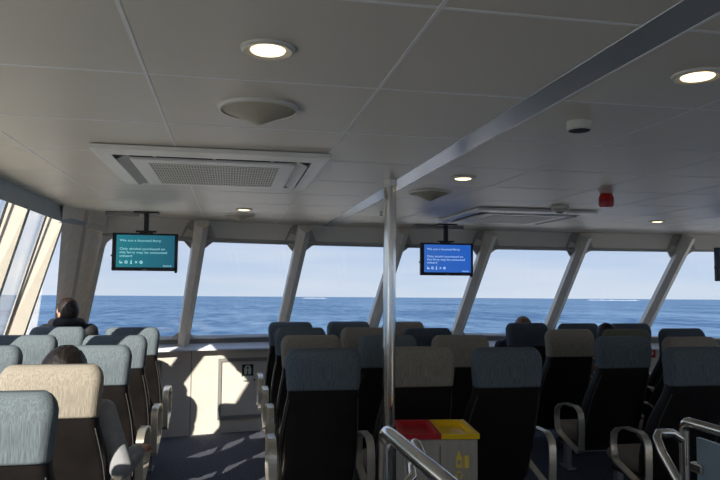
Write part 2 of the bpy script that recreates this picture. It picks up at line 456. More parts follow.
# forward port corner post, fluted, leaning with the rake
tp = [(-1.197, 5.13), (-1.165, 5.27), (-1.11, 5.40), (-1.085, 5.42), (-1.055, 5.50), (-0.985, 5.585)]
bp_ = [(-1.515, 6.33), (-1.50, 6.43), (-1.46, 6.50), (-1.435, 6.52), (-1.41, 6.56), (-1.345, 6.61)]
m = MB()
def lean(k, z):
    t = (z - ZB) / (1.935 - ZB); a, b = bp_[k], tp[k]
    return (a[0] + (b[0] - a[0]) * t, a[1] + (b[1] - a[1]) * t, z)
for k in range(5):
    zt = CZ
    lo = [lean(k, ZB - 0.02), lean(k + 1, ZB - 0.02)]; hi = [lean(k, zt), lean(k + 1, zt)]
    off = Vector((-0.085, 0.36, 0))  # extra depth hidden behind the post, added to block sun from the wall
    m.hexa([lo[0], lo[1], tuple(Vector(lo[1]) + off), tuple(Vector(lo[0]) + off)], [hi[0], hi[1], tuple(Vector(hi[1]) + off), tuple(Vector(hi[0]) + off)], 1 if k in (2,) else 0)
m.build('corner_post', [M['post'], M['postdark']], wall_l)
m = MB()
m.tube([(-1.115, 5.40, CZ - 0.002), (-1.12, 5.39, CZ - 0.06), (-1.145, 5.43, CZ - 0.12)], 0.03, 10)
m.build('corner_cap', M['wallgrey'], wall_l, smooth=True)
m = MB()   # ceiling-height fill between the cornice and the front header
m.hexa([(XL, 5.1, 1.935), (-1.09, 5.40, 1.935), (-1.16, 5.5, 1.935), (XL - 0.1, 5.2, 1.935)], [(XL, 5.1, CZ + .02), (-1.09, 5.40, CZ + .02), (-1.16, 5.5, CZ + .02), (XL - 0.1, 5.2, CZ + .02)])
m.build('cornice_corner', M['cornice'], wall_l)
m = MB()
m.hexa([(-1.09, 5.40, ZT + 0.03), (-0.96, 5.60, ZT + 0.005), (-0.98, 5.66, ZT + 0.005), (-1.12, 5.5, ZT + 0.03)], [(-1.09, 5.40, CZ + .02), (-0.96, 5.60, CZ + .02), (-0.98, 5.66, CZ + .02), (-1.12, 5.5, CZ + .02)])
m.build('header_corner', M['wallgrey'], wall_l)

# ---- starboard (right) side wall, mostly out of the picture
m = MB()
s2 = [(Xr(ZB), ZB), (Xr(ZB), 0), (Xr(ZB) + 0.15, 0), (Xr(ZB) + 0.15, ZB)]
m.loft([[(x, YBACK, z) for x, z in s2], [(x, 6.1, z) for x, z in s2]], 0)
wall_r = struct(m.build('wall_right', M['panel']))
m = MB(); sec = [(XR, 1.935), (XR - 0.004, CZ), (XR + 0.16, 2.20), (XR + 0.15, 2.085)]
m.loft([[(x, YBACK, z) for x, z in sec], [(x, 5.95, z) for x, z in sec]], 0)
m.build('cornice', M['cornice'], wall_r)
PR = [-2.9 + 0.8 * k for k in range(11)]
for y in PR: post_side('side_post', y, Xr, -1, wall_r, M['cream'])
yr = [YBACK] + PR + [5.95]
for k in range(len(yr) - 1):
    o = -0.125; y0, y1 = yr[k], yr[k + 1]
    A = [(Xr(ZB) - o, Yl(y0, ZB), ZB), (Xr(ZB) - o, Yl(y1, ZB), ZB), (Xr(2.085) - o, Yl(y1, 2.085), 2.085), (Xr(2.085) - o, Yl(y0, 2.085), 2.085)]
    g = MB(); g.hexa(A, [(x + 0.008, y, z) for x, y, z in A])
    struct(g.build('window_%d' % (NW + 1 + k), M['glass']))
# ---- after bulkhead behind the viewer
m = MB()
WX = [(-1.0, 0.75), (0.95, 3.05), (3.25, 5.0)]
m.box((2.0, YBACK - 0.04, .45), (7.6, 0.08, .9)); m.box((2.0, YBACK - 0.04, 2.0), (7.6, 0.08, .2))
for x0, x1 in ((-1.8, -1.0), (.75, .95), (3.05, 3.25), (5.0, 5.8)): m.box(((x0 + x1) / 2, YBACK - 0.04, 1.4), (x1 - x0, 0.08, 1.0))
struct(m.build('wall_back', M['wallgrey']))
for k, (x0, x1) in enumerate(WX):  # unseen aft windows, added to brighten the cabin and give the steel highlights
    g = MB(); g.box(((x0 + x1) / 2, YBACK - 0.05, 1.4), (x1 - x0, 0.008, 1.0)); struct(g.build('window_%d' % (NW + len(yr) + k), M['glass']))

# ------------------------------------------------------------------ seats
TOP = 1.155
# z, y centre, half depth, half width
BACK = [(0.36, .245, .035, .195), (0.40, .24, .055, .208), (0.50, .215, .062, .216), (0.62, .17, .066, .216), (0.74, .115, .062, .209), (0.84, .055, .056, .198),
        (0.90, .022, .053, .189), (0.96, .004, .052, .186), (1.02, .0, .052, .191), (1.07, .002, .052, .195), (1.10, .006, .050, .196), (1.125, .01, .046, .190), (1.143, .012, .037, .178), (1.155, .012, .022, .160)]
def ring_at(s, e=0.0, r=0.034): return rrect(s[3] + e, s[2] + e, s[0], r + e, s[1])
mb = MB(); mb.loft([ring_at(s) for s in BACK if s[0] <= 1.0]); mb.loft
ME = {}
ME['backrest'] = mb.mesh('backrest', M['vinyl'], True, 50)
def interp(z):
    for a, b in zip(BACK, BACK[1:]):
        if a[0] <= z <= b[0]:
            t = (z - a[0]) / (b[0] - a[0]); return tuple(a[i] + (b[i] - a[i]) * t for i in range(4))
def cover_mesh(material):
    mb = MB()
    zs = [0.951, 0.958] + [s[0] for s in BACK if s[0] > 0.958] 
    rings = []
    for i, z in enumerate(zs):
        s = interp(z); e = 0.002 if i == 0 else 0.006
        rg = rrect(s[3] + e, s[2] + e, z + (0.004 if z > 1.14 else 0), 0.036 + e, s[1], n=6)
        if i < 2: rg = [(x, y, zz - 0.012 * (x / 0.19) ** 2 * (0.5 if y < s[1] else 0)) for x, y, zz in rg]
        rings.append(rg)
    mb.loft(rings)
    return mb.mesh('headrest_cover', material, True, 60)
COVER = {k: cover_mesh(M[k]) for k in ('blue', 'beige', 'olive', 'slate')}
for sx, key in ((-1, 'piping_a'), (1, 'piping_b')):
    mb = MB(); mb.tube([(sx * (q_[3] - 0.008), q_[1] - q_[2] + 0.008, q_[0]) for q_ in BACK if 0.38 < q_[0] < 0.95], 0.0028, 6)
    ME[key] = mb.mesh('piping', M['piping'], True)
def ringxz(hw, z0, z1, y, r):
    zc = (z0 + z1) / 2; return [(x, y, zz) for x, zz, _ in rrect(hw, (z1 - z0) / 2, 0, r, zc)]
mb = MB(); mb.loft([ringxz(.19, .40, .46, .245, .02), ringxz(.205, .375, .475, .27, .035), ringxz(.214, .37, .485, .38, .04), ringxz(.214, .37, .49, .52, .04), ringxz(.205, .38, .48, .60, .045), ringxz(.20, .40, .455, .63, .025)])
ME['cushion'] = mb.mesh('cushion', M['cushion'], True, 60)
mb = MB(); mb.loft([ringxz(.20, .335, .372, .22, .012), ringxz(.21, .335, .372, .56, .012), ringxz(.17, .35, .372, .61, .008)])
ME['seat_pan'] = mb.mesh('seat_pan', M['vinyl'], True)
def arm_loop():
    pts = []
    P = [(-0.01, .40), (-0.015, .50), (-0.015, .60)]
    for k in range(7):
        a = math.radians(180 - 30 * k * 0.9); pts.append((0.075 + 0.09 * math.cos(a), 0.605 + 0.075 * math.sin(a)))
    pts = P + pts[1:5] + [(0.20, .676), (0.28, .655), (0.325, .62), (0.335, .56), (0.325, .49), (0.30, .455), (0.20, .425), (0.10, .395), (0.02, .375)]
    return pts
mb = MB(); mb.band(arm_loop(), 0.042, 0.011)
ME['armrest'] = mb.mesh('armrest', M['steel'], True, 40)
mb = MB(); mb.box((0, .28, .17), (.05, .05, .34)); mb.box((0, .28, .008), (.07, .16, .016))
ME['leg'] = mb.mesh('leg', M['legsteel'])
mb = MB(); mb.box((0, .28, .335), (.42, .05, .035)); ME['cross_beam'] = mb.mesh('cross_beam', M['legsteel'])

def make_seat(x, y, cover, label, group, arms=(0.26,), rz=0.0):
    r = empty('passenger_seat', (x, y, 0), label, 'seat', group, rz)
    b = inst('backrest', ME['backrest'], r); inst('piping', ME['piping_a'], b); inst('piping', ME['piping_b'], b)
    inst('headrest_cover', COVER[cover], r)['label'] = {'blue': 'blue-grey fabric headrest cover', 'beige': 'beige fabric headrest cover', 'olive': 'dull olive headrest cover', 'slate': 'dark slate headrest cover'}[cover]
    inst('cushion', ME['cushion'], r); inst('seat_pan', ME['seat_pan'], r)
    for a in arms: inst('armrest', ME['armrest'], r, (a, 0, 0))
    inst('leg', ME['leg'], r, (.12, 0, 0)); inst('cross_beam', ME['cross_beam'], r)
    return r
GL, GC, GR = 'passenger seats in the port block by the side windows', 'passenger seats in the middle block', 'passenger seats in the starboard block'
R2 = (0.26,); LR = (-0.26, 0.26)
SEATS = [
 # port block: aisle column from the nearest forward, then the window column
 (-.725, 2.27, 'blue', 'blue-grey topped seat nearest the viewer, behind the beige seat with dark hair showing above it', GL, R2),
 (-.715, 2.99, 'beige', 'sunlit beige-topped seat with dark hair of its sitter showing over its top', GL, R2),
 (-.725, 3.89, 'blue', 'sunlit blue-grey seat directly ahead of the dark-haired sitter in grey', GL, R2),
 (-.728, 4.63, 'blue', 'blue-grey aisle seat half in shade, second from the front wall in the sunlit block', GL, R2),
 (-.732, 5.45, 'blue', 'blue-grey aisle seat closest to the front wall in the sunlit block', GL, R2),
 (-1.295, 5.54, 'blue', 'blue-grey window seat holding the person in the black jacket', GL, ()),
 (-1.295, 4.68, 'blue', 'blue-grey window seat just behind the person in the black jacket', GL, ()),
 (-1.295, 3.92, 'blue', 'blue-grey window seat at the picture edge, third back from the front corner', GL, ()),
 # middle block
 (.496, 3.57, 'blue', 'dark-bodied blue-grey seat left of the steel pole, nearest of its column', GC, LR),
 (.543, 4.51, 'beige', 'beige aisle seat just ahead of the big blue-grey seat left of the pole', GC, LR),
 (.553, 5.32, 'blue', 'blue-grey aisle seat third in line along the sunlit aisle, ahead of the beige one', GC, LR),
 (.550, 6.14, 'blue', 'blue-grey aisle seat closest to the front wall beside the green lifejacket sign', GC, LR),
 (1.037, 3.62, 'beige', 'beige-topped seat directly behind the red and yellow bin', GC, R2),
 (1.063, 4.48, 'blue', 'blue-grey seat seen on both sides of the steel pole', GC, R2),
 (1.076, 5.30, 'beige', 'beige seat just left of the steel pole, in the third row', GC, R2),
 (1.095, 6.20, 'blue', 'dark blue-grey seat in the front row, first left of the steel pole', GC, R2),
 (1.516, 3.53, 'blue', 'large blue-grey seat immediately right of the yellow bin lid', GC, R2),
 (1.569, 4.44, 'beige', 'beige seat in the second row, between the yellow bin and the front windows', GC, R2),
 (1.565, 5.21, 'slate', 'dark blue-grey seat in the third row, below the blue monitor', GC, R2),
 (1.611, 6.16, 'beige', 'beige front-row seat just right of the steel pole', GC, R2),
 # starboard block
 (2.637, 3.44, 'blue', 'blue-grey seat beside the steel stair rail at the picture edge', GR, (-.33, .25)),
 (2.684, 4.25, 'blue', 'blue-grey seat with a looped steel armrest, just ahead of the seat by the stair rail', GR, (-.33, .25)),
 (2.670, 4.97, 'beige', 'beige-topped seat in the dim block right of the big blue-grey seat', GR, (-.33, .25)),
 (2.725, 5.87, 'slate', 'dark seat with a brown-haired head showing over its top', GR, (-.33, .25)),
 (3.135, 4.15, 'beige', 'dim beige seat ahead of the stair rail, next to the looped-armrest seat', GR, (.25,)),
 (3.170, 4.97, 'olive', 'dull olive seat of the person in the patterned shirt', GR, (.25,)),
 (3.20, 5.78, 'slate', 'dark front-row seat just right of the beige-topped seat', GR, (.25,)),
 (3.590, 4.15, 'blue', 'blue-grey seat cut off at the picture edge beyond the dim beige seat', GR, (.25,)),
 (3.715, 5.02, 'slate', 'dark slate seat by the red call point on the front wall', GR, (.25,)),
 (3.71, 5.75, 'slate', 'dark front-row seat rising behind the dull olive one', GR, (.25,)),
]
for s in SEATS: make_seat(*s)

# ------------------------------------------------------------------ people
def voxel(mb, name, mats, parent, vox=0.007, smooth=6):
    tmp = bpy.data.objects.new('tmp', mb.mesh('tmp', mats)); COL.objects.link(tmp)
    r = tmp.modifiers.new('r', 'REMESH'); r.mode = 'VOXEL'; r.voxel_size = vox; r.use_smooth_shade = True
    s = tmp.modifiers.new('s', 'SMOOTH'); s.iterations = smooth; s.factor = 0.5
    dg = bpy.context.evaluated_depsgraph_get(); dg.update()
    me = bpy.data.meshes.new_from_object(tmp.evaluated_get(dg)); me.name = name
    bpy.data.objects.remove(tmp)
    me.materials.clear()
    for m_ in (mats if isinstance(mats, list) else [mats]): me.materials.append(m_)
    for p in me.polygons: p.use_smooth = True
    return inst(name, me, parent)
def ell_ring(c, rx, ry, n=20): return [(c[0] + rx * math.cos(2 * PI * k / n), c[1] + ry * math.sin(2 * PI * k / n), c[2]) for k in range(n)]
def limb(mb, pts, rs):
    mb.tube(pts, rs, 12)
    for p, r in zip(pts, rs): mb.ball(p, r * 0.995, seg=12, rings=8)
def hand(mb, w, d, upv, side, s=1.0, curl=0.5):
    """palm, four unequal bent fingers and a thumb from wrist w along d; upv is the back of the hand, side points to the thumb"""
    d = d.normalized(); upv = (upv - d * upv.dot(d)).normalized(); side = (side - d * side.dot(d) - upv * side.dot(upv)).normalized()
    R = lambda a, b, c: w + (d * a + side * b + upv * c) * s
    for b in (-0.026, -0.009, 0.009, 0.026):
        mb.tube([R(-.005, b * .6, 0), R(.04, b * .9, .003), R(.082, b, .004)], [.015 * s, .0155 * s, .0115 * s], 10)
        mb.ball(R(.082, b, .004), .0112 * s, seg=10, rings=8)
    for b, ln in ((-0.027, .058), (-0.009, .074), (0.009, .080), (0.027, .070)):
        p = [R(.082, b, .004)]; a = 0.15; q = 0
        pos = Vector((.082, .004))
        for j, fr_ in enumerate((.45, .32, .23)):
            a += curl * (0.55 if j else 0.35); pos = pos + Vector((math.cos(a), -math.sin(a))) * ln * fr_
            p.append(R(pos.x, b * (1 + .06 * j), pos.y))
        rs = [.0095 * s, .0088 * s, .008 * s, .0068 * s]
        mb.tube(p, rs, 10)
        for pp, r in zip(p, rs): mb.ball(pp, r * .99, seg=10, rings=8)
    p = [R(.018, .022, -.004), R(.045, .048, -.014), R(.068, .056, -.026), R(.085, .054, -.036)]; rs = [.015 * s, .011 * s, .0098 * s, .008 * s]
    mb.tube(p, rs, 10)
    for pp, r in zip(p, rs): mb.ball(pp, r * .99, seg=10, rings=8)

def person(x, y, label, hair_m, top_m, leg_m, sh=1.0, hx=0.0, hy=0.27, hz=1.11, yaw=0.0, tilt=0.0, s=0.95, arms=None, hood=False, seat_y=0.0, long_hair=False, hs=None):
    hs = hs or s
    r = empty('person', (x, y, 0), label, 'person')
    P = lambda a, b, c: Vector((a, b + seat_y, c))
    neck0 = P(hx * .5, .245, sh + .05); H = P(hx, hy, hz)
    pel = P(0, .30, .565); wst = P(0, .265, .565 + (sh - .565) * .42); chs = P(0, .245, sh - .11)
    body = MB(); cl = MB(); tr = MB()
    def torso(mb, e):
        mb.loft([ell_ring(pel + Vector((0, 0, -.075)), .12 * s + e, .095 * s + e), ell_ring(pel, .165 * s + e, .115 * s + e), ell_ring(wst, .145 * s + e, .10 * s + e), ell_ring(chs, .165 * s + e, .112 * s + e),
                 ell_ring(P(hx * .2, .245, sh - .02), .165 * s + e, .09 * s + e), ell_ring(P(hx * .4, .245, sh + .025), .10 * s + e, .07 * s + e), ell_ring(neck0, .055 * s + e, .055 * s + e)])
    torso(body, 0.0); torso(cl, 0.014)
    limb(body, [neck0 - Vector((0, 0, .03)), neck0.lerp(H, .6)], [.052 * s, .050 * s])
    if arms is None: arms = {}
    for sx in (-1, 1):
        S = P(sx * .165 * s, .245, sh - .015)
        A = arms.get(sx)
        if A: E, W = [P(*q) for q in A[:2]]
        else: E, W = P(sx * .215, .30, sh - .27), P(sx * .10, .50, sh - .35)
        limb(body, [S, S.lerp(E, .5), E], [.050 * s, .046 * s, .038 * s]); limb(body, [E, E.lerp(W, .4), W], [.038 * s, .036 * s, .025 * s])
        W2 = E.lerp(W, .93)
        limb(cl, [P(sx * .10, .245, sh), S, S.lerp(E, .5), E], [.062 * s, .066 * s, .060 * s, .054 * s]); limb(cl, [E, E.lerp(W2, .5), W2], [.054 * s, .050 * s, .042 * s])
        hand(body, W, W - E, Vector((0, 0.2, 1)), Vector((-sx, 0, 0)), s, 0.6)
        hp = P(sx * .085, .31, .56); kn = P(sx * .11, .31 + .42 * s, .535 + .02); an = P(sx * .11, .31 + .43 * s, .11); toe = P(sx * .115, .31 + .60 * s, .05)
        limb(body, [hp, hp.lerp(kn, .5), kn], [.085 * s, .074 * s, .055 * s]); limb(body, [kn, kn.lerp(an, .35), an], [.054 * s, .052 * s, .034 * s])
        limb(body, [an, toe], [.036 * s, .03 * s])
        limb(tr, [hp, hp.lerp(kn, .5), kn], [.098 * s, .086 * s, .066 * s]); limb(tr, [kn, kn.lerp(an, .4), an], [.066 * s, .062 * s, .052 * s])
    tr.loft([ell_ring(pel + Vector((0, 0, -.08)), .12 * s, .10 * s), ell_ring(pel + Vector((0, 0, -.03)), .18 * s, .125 * s), ell_ring(pel + Vector((0, 0, .05)), .175 * s, .125 * s)])
    # head: skull, jaw, nose, ears; turned by yaw (positive = to the left) and tilted
    RH = Matrix.Rotation(yaw, 4, 'Z') @ Matrix.Rotation(tilt, 4, 'Y')
    def hpnt(a, b, c): return H + (RH @ Vector((a, b, c))) * hs
    def hball(mb, c, rad, fn=None, seg=24, rings=18):
        q = MB(); q.ball((0, 0, 0), rad, seg=seg, rings=rings, fn=fn)
        mb.add([hpnt(*(Vector(v) + Vector(c))) for v in q.v], q.f)
    hball(body, (0, 0, .01), (.075, .095, .105))
    hball(body, (0, .035, -.05), (.055, .058, .062))
    hball(body, (0, .098, -.018), (.012, .018, .022)); hball(body, (0, .104, -.03), (.014, .014, .011))
    hball(body, (0, .085, -.062), (.024, .014, .006)); hball(body, (0, .084, -.072), (.02, .014, .006))
    hball(body, (0, .078, -.098), (.02, .02, .016))
    for sx in (-1, 1):
        hball(body, (sx * .078, -.005, -.015), (.010, .022, .032)); hball(body, (sx * .034, .083, .022), (.02, .012, .006))
    voxel(body, 'body', M['skin'], r, 0.006, 4)
    for sx in (-1, 1):
        e = MB(); e.ball((0, 0, 0), .010, seg=12, rings=8)
        q = MB(); q.add([hpnt(*(Vector(v) + Vector((sx * .031, .086, .004)))) for v in e.v], e.f); q.build('eye', M['eye'], r, True)
    # hair: shell that covers crown, back and temples
    def hf(d):
        front = d.y - 0.35 * d.z
        k = max(0.0, min(1.0, (0.46 - front) * 4)) if d.z < 0.75 else 1.0
        low = -0.80 if not long_hair else -0.95
        k *= max(0.0, min(1.0, (d.z - low) * 5))
        nz = noise.noise(Vector((d.x * 9, d.y * 4, d.z * 4))) * 0.035 + noise.noise(Vector((d.x * 22, d.y * 8, d.z * 8))) * 0.02
        return 0.90 + k * (0.20 + nz)
    hb = MB(); hball(hb, (0, -.006, .014), (.078, .098, .108), fn=hf, seg=64, rings=48)
    hb.build('hair', hair_m, r, True, angle=80)
    c_o = voxel(cl, 'jacket' if hood else 'shirt', top_m, r, 0.008, 5)
    if hood:
        hd = MB()
        hd.tube([P(-.10, .28, sh + .05), P(-.105, .20, sh + .055), P(-.06, .15, sh + .06), P(0, .135, sh + .055), P(.06, .15, sh + .06), P(.105, .20, sh + .055), P(.10, .28, sh + .05)], [.03, .042, .05, .052, .05, .042, .03], 12)
        voxel(hd, 'hood', M['jacket'], r, 0.008, 6)
        hl = MB(); hl.tube([P(-.075, .24, sh + .095), P(-.05, .20, sh + .10), P(0, .185, sh + .10), P(.05, .20, sh + .10)], [.012, .022, .022, .012], 10)
        voxel(hl, 'hood_lining', M['hoodgrey'], r, 0.006, 4)
    voxel(tr, 'trousers', leg_m, r, 0.010, 5)
    for sx in (-1, 1):
        q = MB(); limb(q, [P(sx * .11, .31 + .40 * s, .05), P(sx * .113, .31 + .52 * s, .048), P(sx * .115, .31 + .63 * s, .042)], [.045 * s, .044 * s, .036 * s])
        voxel(q, 'shoe', M['shoe'], r, 0.007, 4)
    return r

person(-1.275, 5.54, 'person in a black hooded jacket with short dark hair, sitting by the front corner window',
       M['hairboy'], M['jacket'], M['jeans'], sh=1.12, hx=.0, hy=.20, hz=1.262, yaw=math.radians(50), s=1.02, hs=.90, hood=True, seat_y=0.0)
person(-.715, 2.99, 'dark-haired person in a grey top in the sunlit beige seat, hand on armrest',
       M['hairdark'], M['greytop'], M['jeans'], sh=0.93, hx=0.0, hy=.20, hz=1.075, hs=1.14, yaw=math.radians(-12), tilt=math.radians(8), s=0.98,
       arms={1: ((.265, .13, .70), (.305, .33, .715)), -1: ((-.215, .30, .68), (-.08, .48, .62))}, long_hair=True)
person(2.725, 5.87, 'person with brown hair seen just over the top of a dark front seat',
       M['hairbrown'], M['navytop'], M['jeans'], sh=0.94, hx=0.06, hy=.22, hz=1.09, s=0.95)
person(3.17, 4.97, 'dark-haired person in a patterned shirt leaning beside the beige-topped seat',
       M['hairdark'], M['patterned'], M['jeans'], sh=0.93, hx=-.035, hy=.22, hz=1.075, tilt=math.radians(-14), s=0.95,
       arms={-1: ((-.245, .17, .68), (-.20, .34, .58))})

# ------------------------------------------------------------------ ceiling fittings
GD, GS = 'recessed downlights in the ceiling', 'round ceiling loudspeakers'
def downlight(x, y, label, rad=0.058):
    r = empty('downlight', (x, y, CZ), label, 'light', GD)
    b = MB(); prof = [(rad * .68, 0.001), (rad * .70, -0.006), (rad * .96, -0.010), (rad * 1.06, -0.006), (rad * 1.08, -0.0005)]
    b.lathe(prof, n=36); b.build('bezel', M['whiteplastic'], r, True)
    b = MB(); b.lathe([(rad * .01, -0.0125), (rad * .45, -0.0115), (rad * .66, -0.0085), (rad * .69, -0.004)], n=36); b.build('diffuser', M['lamp'], r, True)
downlight(.075, 1.529, 'big warm downlight between the ceiling joints, just before the nearest loudspeaker')
downlight(1.165, 1.49, 'big warm downlight at the picture edge, right of the smoke detector')
downlight(1.142, 3.19, 'warm downlight between the steel pole top and the far air conditioner')
downlight(3.436, 4.92, 'small bright downlight to the right of the red beacon')
downlight(.089, 4.92, 'small bright downlight next to the far loudspeaker above the front windows')
def speaker(x, y, label, rad=0.123):
    r = empty('ceiling_speaker', (x, y, CZ), label, 'speaker', GS)
    b = MB(); b.lathe([(rad * .92, -0.004), (rad * .94, -0.012), (rad, -0.010), (rad * 1.02, -0.0005)], n=40); b.build('rim', M['whiteplastic'], r, True)
    b = MB(); b.lathe([(0.004, -0.052), (0.012, -0.050), (rad * .5, -0.028), (rad * .93, -0.007), (rad * .93, 0)], n=40); b.build('cone_cover', M['speaker'], r, True)
speaker(.077, 2.068, 'large round cone-faced loudspeaker nearest the viewer, before the near air conditioner')
speaker(1.135, 3.735, 'round loudspeaker in the ceiling right of the steel pole')
speaker(.066, 5.32, 'far round loudspeaker above the front windows, left of the ceiling band', 0.116)

def air_con(x, y, label, sx=0.88, sy=0.90):
    r = empty('air_conditioner', (x, y, CZ - 0.004), label, 'air conditioner', 'ceiling cassette air conditioners')
    z0 = -0.018
    ih = sx / 2 - 0.066; ya, yb = -sy / 2 + 0.115, sy / 2 - 0.06; yc = (ya + yb) / 2; iv = (yb - ya) / 2
    o4 = [(-sx / 2, -sy / 2), (sx / 2, -sy / 2), (sx / 2, sy / 2), (-sx / 2, sy / 2)]; i4 = [(-ih, ya), (ih, ya), (ih, yb), (-ih, yb)]
    e4 = [(px * 0.988, py * 0.988) for px, py in o4]
    vs = [(px, py, -0.0005) for px, py in o4] + [(px, py, z0 + 0.003) for px, py in o4] + [(px, py, z0) for px, py in e4] + [(px, py, z0 - 0.002) for px, py in i4] + [(px, py, -0.002) for px, py in i4]
    fs = []
    for k in range(4):
        for i in range(4):
            j = (i + 1) % 4; fs.append((k * 4 + i, k * 4 + j, (k + 1) * 4 + j, (k + 1) * 4 + i))
    b = MB(); b.add(vs, fs); b.build('fascia', M['acwhite'], r)
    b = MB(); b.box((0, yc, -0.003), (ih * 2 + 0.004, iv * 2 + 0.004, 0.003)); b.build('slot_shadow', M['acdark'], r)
    gw, gd = ih - 0.064, iv - 0.02; gy = yc + 0.014
    b = MB(); b.box((0, gy, z0 - 0.004), (gw * 2, gd * 2 - 0.02, 0.012)); b.build('intake_panel', M['acwhite'], r, bevel=0.003)
    b = MB(); n = 46
    for k in range(n): b.box((-gw * .80 + gw * 1.6 * k / (n - 1), gy, z0 - 0.0115), (0.0055, gd * 1.5, 0.004))
    for k in range(9): b.box((0, gy - gd * .75 + gd * 1.5 * k / 8, z0 - 0.0115), (gw * 1.6, 0.0055, 0.0045))
    b.build('intake_grille', M['grille'], r)
    b = MB(); b.box((0, gy, z0 - 0.0102), (gw * 1.62, gd * 1.52, 0.001)); b.build('filter', M['acgrey'], r)
    for sgn in (-1, 1):
        b = MB(); b.box((0, 0, 0), (0.050, iv * 2 - 0.06, 0.005), 0, Matrix.Rotation(sgn * 0.45, 3, 'Y')); b.build('side_flap', M['acgrey'], r, loc=(sgn * (ih - 0.034), gy, z0 + 0.000))
    for k in (-.7, 0, .7):
        b = MB(); b.lathe([(0.008, -0.006), (0.010, 0), (0.008, 0.008)], n=12); b.build('clip', M['acwhite'], r, True, loc=(k * gw, ya + 0.014, z0 + 0.004))
    return r
air_con(-.075, 3.20, 'large white cassette air conditioner with open flaps, nearest the viewer', 0.95, 0.96)
air_con(2.12, 4.80, 'white cassette air conditioner further off, before the front windows', 0.90, 0.90)

def detector(x, y, label, rad, h, dome=False):
    r = empty('smoke_detector', (x, y, CZ), label, 'smoke detector', 'smoke detectors')
    b = MB(); b.lathe([(rad, -0.0005), (rad, -h * .35), (rad * .97, -h * .38)], n=32); b.build('base', M['whiteplastic'], r, True)
    b = MB()
    if dome: b.lathe([(rad * .9, -h * .36), (rad * .98, -h * .55), (rad * .75, -h * .85), (rad * .4, -h)], n=32)
    else: b.lathe([(rad * .985, -h * .38), (rad * .985, -h * .85), (rad * .9, -h)], n=32)
    b.build('head', M['whiteplastic'], r, True)
    b = MB(); b.lathe([(rad * .86, -h * .98), (rad * .80, -h * 1.06), (rad * .5, -h * 1.1)] if not dome else [(rad * .42, -h * .96), (rad * .36, -h * 1.12), (rad * .3, -h * 1.14)], n=32); b.build('sensor', M['acdark'], r, True)
detector(1.125, 2.012, 'white drum-shaped smoke detector just right of the ceiling band', 0.041, 0.029)
detector(2.19, 4.19, 'domed smoke detector before the edge of the far air conditioner', 0.058, 0.042, True)

# red beacon
r = empty('warning_beacon', (2.157, 3.562, CZ), 'red lobed warning beacon hanging from the ceiling', 'beacon')
b = MB(); b.lathe([(0.034, -0.0005), (0.034, -0.012)], n=24); b.build('base', M['beacon'], r, True)
b = MB(); n = 48; rings = []
for z, q in ((-0.012, .9), (-0.03, 1.0), (-0.06, 1.0), (-0.074, .93), (-0.08, .75)):
    rings.append([((0.042 * q) * (1 + 0.05 * math.cos(8 * 2 * PI * k / n)) * math.cos(2 * PI * k / n), (0.042 * q) * (1 + 0.05 * math.cos(8 * 2 * PI * k / n)) * math.sin(2 * PI * k / n), z) for k in range(n)])
b.loft(rings); b.build('sounder', M['beacon'], r, True)
# small ceiling nozzle
r = empty('sprinkler_head', (1.095, 4.85, CZ), 'tiny bright sprinkler head in the ceiling beside the steel pole', 'sprinkler')
b = MB(); b.lathe([(0.018, -0.0005), (0.018, -0.004), (0.008, -0.006), (0.007, -0.02)], n=16); b.build('collar', M['whiteplastic'], r, True)
b = MB(); b.lathe([(0.004, -0.02), (0.014, -0.024), (0.012, -0.028)], n=16); b.build('deflector', M['chrome'], r, True)

# ------------------------------------------------------------------ steel pole
r = empty('support_pole', (.804, 3.356, 0), 'polished steel pole from deck to ceiling in the middle of the cabin', 'pole')
b = MB(); b.lathe([(0.0325, 0.0), (0.0325, CZ - 0.001)], n=40); b.build('shaft', M['chrome'], r, True)
b = MB(); b.lathe([(0.036, CZ - 0.03), (0.037, CZ - 0.001)], n=32); b.build('top_collar', M['chrome'], r, True)
b = MB(); b.lathe([(0.075, 0.0), (0.075, 0.012), (0.045, 0.02), (0.036, 0.05)], n=32); b.build('foot_flange', M['chrome'], r, True)

